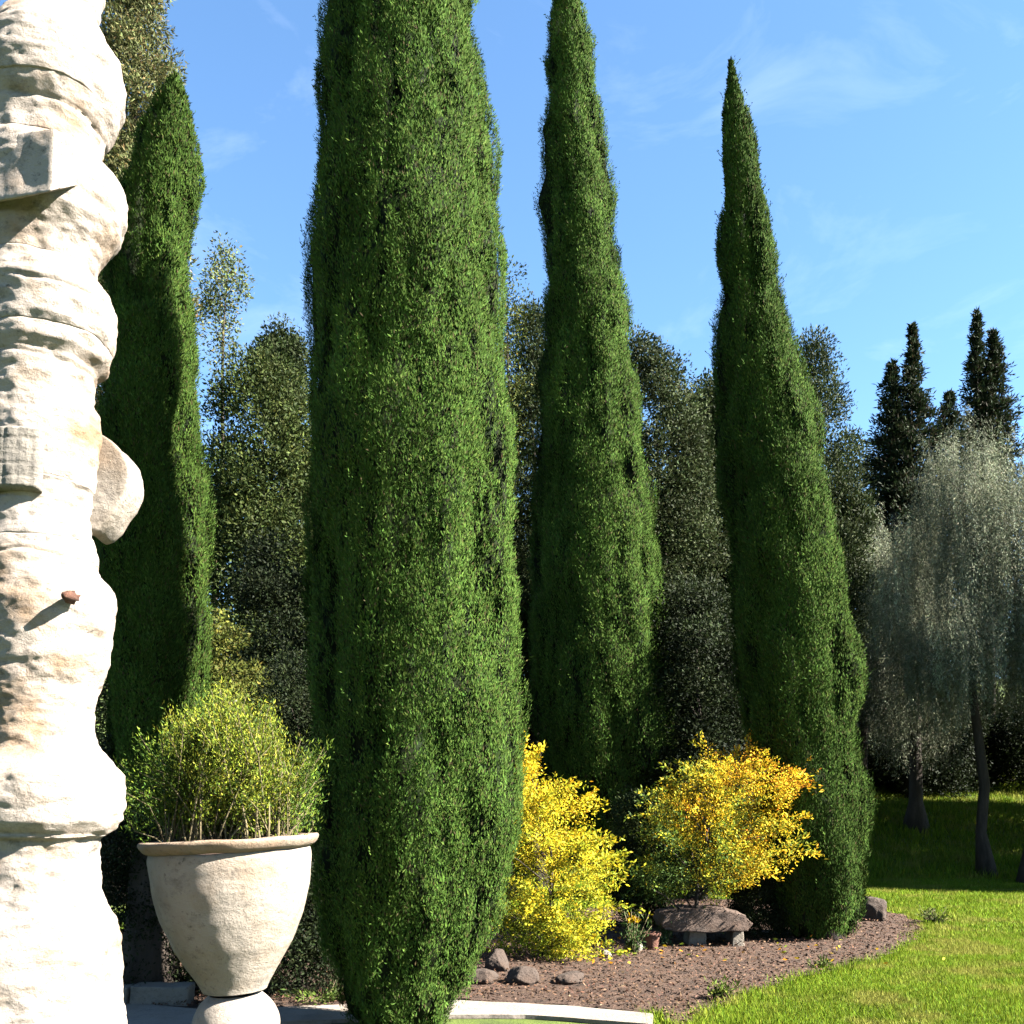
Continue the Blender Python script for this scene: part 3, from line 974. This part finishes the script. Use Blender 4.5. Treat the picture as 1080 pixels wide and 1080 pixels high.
# ------------------------------------------------------------------ planting in the urn
def urn_plant():
    rng = np.random.default_rng(91)
    b = W(250, 893, YU)
    root = thing('urn_plant', 'feathery yellow green bush growing out of the stone urn', 'plant', b)
    tb = MB()
    PV, PA, PC = [], [], []
    ns = 260
    for i in range(ns):
        t = rng.random() * 2 * PI
        r0 = .32 * math.sqrt(rng.random())
        s = b + np.array([math.cos(t) * r0 - .0, math.sin(t) * r0, 0])
        # aim inside the bush outline of the photograph, thickness included
        px_ = rng.normal(232, 50)
        px_ = min(max(px_, 126), 352)
        hi = 748 if px_ < 285 else 770 + (px_ - 285) * .6
        if px_ < 205:
            hi = 748 + (205 - px_) * .65
        py_ = rng.uniform(hi + rng.normal(0, 16), 858) if rng.random() < .75 else hi + rng.normal(4, 14)
        s[0] += (W(px_, py_, YU)[0] - b[0]) * .45
        s[0] = b[0] + max(-.33, min(.33, s[0] - b[0]))
        e = W(px_, py_, YU + rng.normal(0, .2))
        L = np.linalg.norm(e - s)
        mid = s * .45 + e * .55 + np.array([0, 0, .10 * L]) + rng.normal(0, .03, 3)
        pts = [s, s * .6 + mid * .4 + [0, 0, .02], mid, e]
        tb.tube(pts, [.005, .004, .0028, .001], 5, i)
        m = int(70 + 250 * L)
        u = rng.random(m) ** .75
        u = .18 + .82 * u
        seg = np.where(u < .55, 0, 1)
        p = np.where((seg == 0)[:, None], s + (mid - s) * (u / .55)[:, None], mid + (e - mid) * ((u - .55) / .45)[:, None])
        d = unit(np.where((seg == 0)[:, None], (mid - s)[None], (e - mid)[None]))
        p = p + rng.normal(0, .03, (m, 3))
        PV.append(p)
        PA.append(unit(d + np.array([0, 0, .25]) + rng.normal(0, .6, (m, 3))))
        tone = math.exp(rng.normal(0, .2))
        cc = palette(m, [((.30, .34, .03), 4), ((.19, .25, .03), 4), ((.40, .38, .05), 1.2), ((.08, .13, .025), 3)], rng, .2) * tone
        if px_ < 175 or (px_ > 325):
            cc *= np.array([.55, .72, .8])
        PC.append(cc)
    P, A, T = np.vstack(PV), np.vstack(PA), np.vstack(PC)
    tb.build('stems', M_STEM, root)
    LV, LF = leaf_geo(P, A, .025 * rng.uniform(.6, 1.4, len(P)), .0065, rng)
    mesh_object('foliage', LV, LF, M_LEAF, root, False, T)
    # bare stalks at the rim
    st = MB()
    for (x0, x1, y1) in ((268, 272, 840), (282, 284, 846), (292, 294, 866), (275, 268, 856), (262, 256, 850)):
        st.tube([W(x0, 892, YU - .3), W((x0 + x1) / 2 + 1, (892 + y1) / 2, YU - .3), W(x1, y1, YU - .28)], [.007, .006, .004], 6, x0)
    st.build('bare_stalk', M_STEM, root)


urn_plant()
tb = MB()
tb.tube([G(248, 1046) * [1, 0, 0] + [-.0, 8.7, 0], W(248, 790, 8.7), W(249, 738, 8.7)], [.024, .022, .02], 8, 4, .3)
# stake position computed straight under its visible top
tb = MB()
st = W(248.5, 738, 8.7)
tb.tube([(st[0], 8.7, -.1), (st[0] - .005, 8.7, st[2] * .5), (st[0], 8.7, st[2])], [.026, .024, .022], 8, 4, .3)
tag(tb.build('garden_stake', noise_material('bleached_wood', [(.3, (.15, .13, .1)), (.7, (.27, .24, .19))], 20, .4, 60, stretch=(1, 1, .2))),
    'pale wooden stake standing upright behind the urn planting', 'stake')

# ------------------------------------------------------------------ ground
xs = np.concatenate([np.linspace(-900, -60, 12), np.linspace(-50, 50, 101), np.linspace(60, 900, 12)])
ys = np.concatenate([np.linspace(-900, -30, 10), np.linspace(-20, 80, 134), np.linspace(95, 900, 12)])
XX, YY = np.meshgrid(xs, ys)
ZZ = ground_z(XX, YY)
nx = len(xs)
Fg = np.array([(i * nx + j, i * nx + j + 1, (i + 1) * nx + j + 1, (i + 1) * nx + j) for i in range(len(ys) - 1) for j in range(nx - 1)])
g = mesh_object('ground', np.stack([XX, YY, ZZ], -1).reshape(-1, 3), Fg, M_TURF)
tag(g, 'wide lawn ground rising gently to the wood', kind='structure')

BEDPX = [(720, 1086), (748, 1069), (780, 1055), (850, 1032), (900, 1020), (940, 1009), (966, 996), (977, 982), (972, 974), (950, 967), (925, 962), (880, 956), (800, 950), (700, 950), (600, 962),
         (480, 975), (300, 985), (100, 985), (-100, 985), (-120, 1060), (100, 1062), (225, 1069), (300, 1066), (480, 1058), (600, 1063), (692, 1072), (700, 1080)]
BED = np.array([G(x, y)[:2] for x, y in BEDPX])


def resample(poly, n):
    p = np.vstack([poly, poly[:1]])
    d = np.r_[0, np.cumsum(np.linalg.norm(np.diff(p, axis=0), axis=1))]
    t = np.linspace(0, d[-1], n, endpoint=False)
    return np.stack([np.interp(t, d, p[:, 0]), np.interp(t, d, p[:, 1])], -1)


def inside(poly, x, y):
    r = np.zeros(len(x), bool)
    j = len(poly) - 1
    for i in range(len(poly)):
        xi, yi = poly[i]
        xj, yj = poly[j]
        c = ((yi > y) != (yj > y)) & (x < (xj - xi) * (y - yi) / (yj - yi + 1e-12) + xi)
        r ^= c
        j = i
    return r


bed_o = resample(BED, 500)
bed_o += (np.stack([fbm(np.c_[bed_o * 3, np.zeros(500)], 3), fbm(np.c_[bed_o * 3, np.ones(500)], 4)], -1) - .5) * .16
bm = bmesh.new()
vs = [bm.verts.new((x, y, .006)) for x, y in bed_o]
edges = [bm.edges.new((vs[i], vs[(i + 1) % 500])) for i in range(500)]
bmesh.ops.triangle_fill(bm, use_beauty=True, use_dissolve=False, edges=edges)
for _ in range(3):
    bmesh.ops.subdivide_edges(bm, edges=[e for e in bm.edges if e.calc_length() > .16], cuts=1)
    bmesh.ops.triangulate(bm, faces=[f for f in bm.faces if len(f.verts) > 3])
P = np.array([v.co[:] for v in bm.verts])
P[:, 2] += np.clip(fbm(P * 2.5, 12, 4) - .3, 0, 1) * .05 + np.clip(fbm(P * 11, 14, 2) - .35, 0, 1) * .03
Fq = [tuple(v.index for v in f.verts) for f in bm.faces]
bm.free()
tag(mesh_object('soil', P, Fq, M_SOIL), 'brown mulched planting bed with a curved edge', kind='structure')
bpy.data.objects['soil'].name = 'soil'

# paving strip
def strip(name, poly, z, mat, seed, h=.03):
    pr = resample(poly, 160)
    bm = bmesh.new()
    lo = [bm.verts.new((x, y, z)) for x, y in pr]
    fc = bm.faces.new(lo)
    bmesh.ops.recalc_face_normals(bm, faces=bm.faces)
    if fc.normal.z < 0:
        fc.normal_flip()
    ex = bmesh.ops.extrude_face_region(bm, geom=[fc])
    for v in ex['geom']:
        if isinstance(v, bmesh.types.BMVert):
            v.co.z = z + h
    bmesh.ops.recalc_face_normals(bm, faces=bm.faces)
    P = np.array([v.co[:] for v in bm.verts])
    P[:, :2] += (np.stack([fbm(P * 5, seed), fbm(P * 5, seed + 1)], -1) - .5) * .04
    Fq = [tuple(v.index for v in f.verts) for f in bm.faces]
    bm.free()
    return mesh_object(name, P, Fq, mat, None, False)


tag(strip('path', np.array([G(x, y)[:2] for x, y in [(-250, 1062), (140, 1062), (225, 1070), (470, 1058.5), (600, 1065), (690, 1074), (688, 1085), (560, 1075), (470, 1075), (200, 1086), (-250, 1086)]]), .004, M_KERB, 61),
    'pale stone paving strip along the front of the bed', kind='structure')
kp = [G(x, 1056) for x in (60, 135, 215)]
for i in range(3):
    x0 = -4.0 + i * .48
    ring = [(x0, 7.95 + .01 * i), (x0 + .465, 7.95), (x0 + .465, 8.16), (x0, 8.17)]
    o = prism_block('kerb_stone', ring, -.05, .15 + .01 * i, M_GREYSTONE, None, 62 + i)
    tag(o, ['grey kerb stone nearest the column in the shade behind it', 'middle grey kerb stone of the shaded row left of the urn', 'grey kerb stone at the urn end of the shaded row'][i], 'kerb stone', 'kerb stones in the shade by the column')


# ------------------------------------------------------------------ rocks and bench
def rock(label, px_, py_, wpx, hpx, seed, mat, name='rock', group='rocks edging the bed', sink=.25, dep=1.0):
    b = G(px_, py_)
    sx = wpx / F * b[1] / 2
    sz = hpx / F * b[1]
    bm = bmesh.new()
    bmesh.ops.create_icosphere(bm, subdivisions=5, radius=1)
    P = np.array([v.co[:] for v in bm.verts])
    Fq = [tuple(v.index for v in f.verts) for f in bm.faces]
    bm.free()
    d = .72 + .55 * fbm(P * 1.5 + 7, seed, 2)
    # flatten facets
    rng = np.random.default_rng(seed)
    for _ in range(9):
        nrm = rng.normal(size=3)
        nrm /= np.linalg.norm(nrm)
        s = P @ nrm
        d = np.minimum(d, np.where(s > .3, .78 / np.maximum(s, .3), 9))
    P = P * d[:, None] * (1 + .12 * (fbm(P * 5, seed + 2, 3) - .5))[:, None]
    P = P * np.array([sx, sx * dep, sz * .75]) + np.array([b[0], b[1] + sx * .3, sz * (.75 - sink * 1.2) * .8])
    o = mesh_object(name, P, Fq, mat)
    c = P.mean(0)
    o.location = Vector((float(c[0]), float(c[1]), 0))
    me = o.data
    me.vertices.foreach_set('co', (P - [c[0], c[1], 0]).astype(np.float32).ravel())
    return tag(o, label, 'rock', group)


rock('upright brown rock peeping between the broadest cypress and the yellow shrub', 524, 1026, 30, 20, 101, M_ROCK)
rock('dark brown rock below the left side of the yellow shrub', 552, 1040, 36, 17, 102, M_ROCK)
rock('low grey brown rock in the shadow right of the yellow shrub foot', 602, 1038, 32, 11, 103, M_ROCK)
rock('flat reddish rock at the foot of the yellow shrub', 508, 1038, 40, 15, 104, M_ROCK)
rock('small purplish grey stone beside the clay pot', 668, 1006, 20, 16, 105, M_GREYSTONE)
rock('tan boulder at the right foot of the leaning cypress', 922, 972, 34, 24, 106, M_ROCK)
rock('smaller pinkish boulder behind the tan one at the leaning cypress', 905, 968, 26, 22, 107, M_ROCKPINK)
rock('little pale stone lying on mulch near the bench', 640, 1012, 14, 9, 108, M_GREYSTONE)

# stone bench: rough slab on two stones under the orange shrub
bb = G(740, 998)
bench = thing('stone_bench', 'low rough stone bench with a sloping brown slab under the orange shrub', 'bench', (bb[0], bb[1], 0))
sl = [(697, 974), (701, 966), (722, 961), (765, 960), (786, 965), (795, 974), (789, 982), (745, 984), (701, 982)]
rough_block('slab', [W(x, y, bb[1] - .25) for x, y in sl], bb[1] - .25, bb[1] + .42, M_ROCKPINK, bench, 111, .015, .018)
for (x0, x1) in ((728, 744), (774, 784)):
    lg = [(x0, 975), (x1, 975), (x1 + 2, 1001), (x0 - 2, 1001)]
    rough_block('leg', [W(x, y, bb[1] - .1) for x, y in lg], bb[1] - .1, bb[1] + .3, M_GREYSTONE, bench, 112 + x0, .012, .015, 2)

# clay pot with a green plant
pb = G(688, 1003)
pot = thing('clay_pot', 'small reddish clay pot beside the green plant in the bed', 'pot', pb)
pr_ = [(.05, 0), (.062, .04), (.078, .12), (.085, .17)]
P, Fq = lathe(dense(pr_, 16), 28, 9, .004, pb, 0)
mesh_object('body', P, Fq, M_CLAY, pot)
P, Fq = lathe([(.084, .165), (.098, .168), (.1, .2), (.09, .205), (.078, .2), (.074, .15), (0.001, .148)], 28, 10, .003, pb, 0)
mesh_object('rim', P, Fq, M_CLAY, pot)


def tuft_plant(name, label, px_, py_, n, hgt, spread, seed, cols, flower=None, cat='plant', group=None, wd=.3):
    rng = np.random.default_rng(seed)
    b = G(px_, py_)
    root = thing(name, label, cat, b, group)
    PV, PA = [], []
    tb = MB()
    for i in range(n):
        t = rng.random() * 2 * PI
        e = b + np.array([math.cos(t) * spread * rng.random(), math.sin(t) * spread * rng.random(), hgt * rng.uniform(.4, 1)])
        tb.tube([b, (b + e) / 2 + [0, 0, .05 * hgt], e], [.006, .004, .002], 4, i)
        m = 26
        u = rng.random((m, 1))
        PV.append(b + (e - b) * (.2 + .8 * u) + rng.normal(0, .02, (m, 3)))
        PA.append(unit((e - b)[None] / hgt * .5 + rng.normal(0, .6, (m, 3)) + [0, 0, .3]))
    P, A = np.vstack(PV), np.vstack(PA)
    tb.build('stems', M_STEM, root)
    LV, LF = leaf_geo(P, A, .055 * rng.uniform(.6, 1.3, len(P)), .055 * wd, rng)
    mesh_object('foliage', LV, LF, M_LEAF, root, False, palette(len(P), cols, rng, .25))
    if flower:
        f = W(flower[0], flower[1], b[1] - .05)
        PV = np.repeat(f[None], 40, 0) + rng.normal(0, .02, (40, 3))
        LV, LF = leaf_geo(PV, unit(rng.normal(size=(40, 3))), .05, .03, rng)
        mesh_object('flower', LV, LF, M_YELLOW, root, False, palette(40, [((.6, .38, .01), 1)], rng, .1))
    return root


tuft_plant('leafy_plant', 'small green plant with one yellow bloom right of the yellow shrub', 668, 1008, 20, .52, .3, 121, [((.06, .11, .03), 3), ((.09, .14, .04), 1)], flower=(667, 970))
tuft_plant('leafy_plant', 'bushy green weed on the grass by the right tip of the bed', 988, 976, 16, .24, .3, 122, [((.1, .14, .03), 3), ((.14, .16, .04), 1)])
tuft_plant('leafy_plant', 'little bright green weed at the front edge of the bed', 764, 1056, 10, .16, .14, 123, [((.14, .2, .03), 3), ((.2, .24, .04), 1)])
tuft_plant('leafy_plant', 'pale green seedling lying alone in the middle of the mulch', 866, 1022, 7, .09, .14, 124, [((.12, .16, .04), 3)])
tuft_plant('leafy_plant', 'blue green plant growing against the left leg of the bench', 702, 1000, 14, .34, .18, 125, [((.06, .12, .05), 3), ((.09, .16, .06), 1)])
tuft_plant('leafy_plant', 'low bright green plant on the ground between the urn and broadest cypress', 345, 1058, 22, .12, .5, 126, [((.12, .18, .03), 3), ((.08, .12, .03), 2)])

# ------------------------------------------------------------------ grass and litter
def grass(name, label, pts, h, wd, seed, cols, lean=.35):
    rng = np.random.default_rng(seed)
    n = len(pts)
    z = ground_z(pts[:, 0], pts[:, 1]) - .004
    B = np.c_[pts, z]
    t = rng.random(n) * 2 * PI
    hh = h * rng.uniform(.5, 1.4, n) * (.6 + .8 * fbm(np.c_[pts * 1.1, np.zeros(n)], seed))
    wv = np.stack([np.cos(t), np.sin(t), np.zeros(n)], -1) * (wd * rng.uniform(.7, 1.3, n))[:, None] * .5
    tip = B + np.stack([rng.normal(0, lean, n) * hh, rng.normal(0, lean, n) * hh, hh], -1)
    V = np.stack([B - wv, B + wv, tip], 1).reshape(-1, 3)
    Fq = np.arange(n * 3).reshape(n, 3)
    pt = fbm(np.c_[pts * .9, np.zeros(n)], seed + 4, 3)
    tt = palette(n, cols, rng, .22) * (.75 + .5 * pt)[:, None]
    dry = np.clip((fbm(np.c_[pts * 2.3, np.ones(n)], seed + 8, 3) - .52) * 5, 0, 1)[:, None] * .6
    tt = tt * (1 - dry) + dry * np.array([.12, .105, .025]) * np.exp(rng.normal(0, .2, (n, 1)))
    return tag(mesh_object(name, V, Fq, M_GRASS, None, False, tt), label, kind='stuff')


rng = np.random.default_rng(200)
GC = [((.22, .335, .02), 5), ((.17, .285, .02), 3), ((.30, .36, .03), 2)]


def scatter(n, x0, x1, y0, y1, pw=1.0, keep=None):
    y = y0 + (y1 - y0) * rng.random(n) ** pw
    x = x0 + (x1 - x0) * rng.random(n)
    vis = (np.abs(x) < y * .58 + .6)
    bed = inside(bed_o, x, y)
    ok = vis & ~bed & ~((y < 8.3) & (y > 7.2) & (x < 1.15))
    if keep is not None:
        ok &= keep(x, y)
    return np.stack([x, y], -1)[ok]


p1 = scatter(330000, -.8, 7.2, 7.0, 12.5)
p2 = scatter(230000, 0, 13, 12.0, 21.5)
grass('grass', 'short yellow green mown lawn grass', np.vstack([p1]), .042, .009, 201, GC)
grass('grass', 'lawn grass further back towards the olive trees', p2, .06, .016, 202, GC)
p3 = scatter(150000, -2, 24, 21, 36)
grass('grass', 'longer grass on the bank below the olive trees', p3, .16, .035, 203, [((.21, .32, .02), 4), ((.15, .24, .02), 3), ((.30, .36, .03), 2)])
be = bed_o[(bed_o[:, 0] > 1.0) & (bed_o[:, 1] < 13.6)]
pe = be[rng.integers(0, len(be), 5200)] + rng.normal(0, .055, (5200, 2)) * (.4 + 1.6 * rng.random((5200, 1)))
grass('grass', 'ragged grass along the edge of the bed', pe, .062, .011, 205, GC)
p4 = scatter(20000, -6, .5, 8.9, 21, keep=lambda x, y: x < .5)
grass('grass', 'thin shaded grass behind the urn', p4, .08, .016, 204, GC)

# bark chips and fallen leaves on the bed
n = 60000
q = np.stack([rng.uniform(-6, 6.2, n), 7.2 + 9.5 * rng.random(n) ** 1.3], -1)
q = q[inside(bed_o, q[:, 0], q[:, 1])]
n = len(q)
A = unit(np.stack([rng.normal(size=n), rng.normal(size=n), rng.normal(0, .25, n) + .1], -1))
zq = .03 + .035 * rng.random(n)
LV, LF = leaf_geo(np.c_[q, zq], A, .034 * rng.uniform(.4, 1.5, n), .013 * rng.uniform(.6, 1.6, n), rng)
tag(mesh_object('bark_litter', LV, LF, M_CHIP, None, False, palette(n, [((.15, .082, .05), 5), ((.10, .054, .033), 4), ((.21, .128, .083), 1.2)], rng, .3)),
    'bark chips and leaf litter on the bed', kind='stuff')
m = 110
t = np.where(rng.random(m) < .5, rng.normal(1.0, .55, m), rng.normal(2.6, .8, m))
yy = rng.uniform(9.6, 12.2, m)
A = unit(np.stack([rng.normal(size=m), rng.normal(size=m), rng.normal(0, .2, m)], -1))
LV, LF = leaf_geo(np.c_[t, yy, np.full(m, .075)], A, .06, .03, rng)
tag(mesh_object('fallen_leaves', LV, LF, M_YELLOW, None, False, palette(m, AUT[:4], rng, .25)), 'fallen yellow leaves under the autumn shrubs', kind='stuff')

# ------------------------------------------------------------------ light
AZ, EL = math.radians(76), math.radians(37)          # degrees right of straight behind the camera, elevation
S = Vector((math.sin(AZ) * math.cos(EL), -math.cos(AZ) * math.cos(EL), math.sin(EL)))
sun = bpy.data.lights.new('sun', 'SUN')
sun.energy = 5.0
sun.angle = math.radians(.5)
sun.color = (1, .95, .86)
so = bpy.data.objects.new('sun', sun)
so.rotation_euler = (-S).to_track_quat('-Z', 'Y').to_euler()
so.location = (20, -10, 30)
COL.objects.link(so)

wd = bpy.data.worlds.new('World')
C.world = wd
wd.use_nodes = True
nt = wd.node_tree
nt.nodes.clear()
L = nt.links.new
sky = N(nt, 'ShaderNodeTexSky', sky_type='NISHITA')
sky.sun_disc = False
sky.sun_elevation = EL
sky.sun_rotation = math.atan2(S.x, S.y)
sky.altitude = 100
sky.air_density = .8
sky.dust_density = .05
sky.ozone_density = 2.0
tc = N(nt, 'ShaderNodeTexCoord')
mp = N(nt, 'ShaderNodeMapping')
mp.inputs['Scale'].default_value = (2.2, 2.2, 5.0)
mp.inputs['Rotation'].default_value = (.2, .35, .3)
L(tc.outputs['Generated'], mp.inputs['Vector'])
cn = N(nt, 'ShaderNodeTexNoise')
cn.inputs['Scale'].default_value = 2.3
cn.inputs['Detail'].default_value = 9
cn.inputs['Roughness'].default_value = .62
cn.inputs['Distortion'].default_value = .6
L(mp.outputs[0], cn.inputs['Vector'])
mr = N(nt, 'ShaderNodeMapRange')
mr.inputs['From Min'].default_value = .54
mr.inputs['From Max'].default_value = .85
mr.inputs['To Max'].default_value = .055
L(cn.outputs['Fac'], mr.inputs['Value'])
mx = N(nt, 'ShaderNodeMix', data_type='RGBA')
L(mr.outputs[0], mx.inputs['Factor'])
hs = N(nt, 'ShaderNodeHueSaturation')
hs.inputs['Saturation'].default_value = 1.02
tint = N(nt, 'ShaderNodeMix', data_type='RGBA', blend_type='MULTIPLY')
tint.inputs['Factor'].default_value = 1
tint.inputs[7].default_value = (.545, .64, .655, 1)
L(sky.outputs[0], tint.inputs[6])
L(tint.outputs[2], hs.inputs['Color'])
L(hs.outputs[0], mx.inputs[6])
mx.inputs[7].default_value = (8, 8.3, 8.6, 1)
bg = N(nt, 'ShaderNodeBackground')
bg.inputs['Strength'].default_value = .05
L(mx.outputs[2], bg.inputs['Color'])
wo = N(nt, 'ShaderNodeOutputWorld')
L(bg.outputs[0], wo.inputs['Surface'])

C.view_settings.view_transform = 'Standard'
C.view_settings.look = 'None'
C.view_settings.exposure = 3.75
C.view_settings.gamma = 1
C.cycles.max_bounces = 6
C.cycles.diffuse_bounces = 1
C.cycles.transmission_bounces = 3
C.cycles.transparent_max_bounces = 4
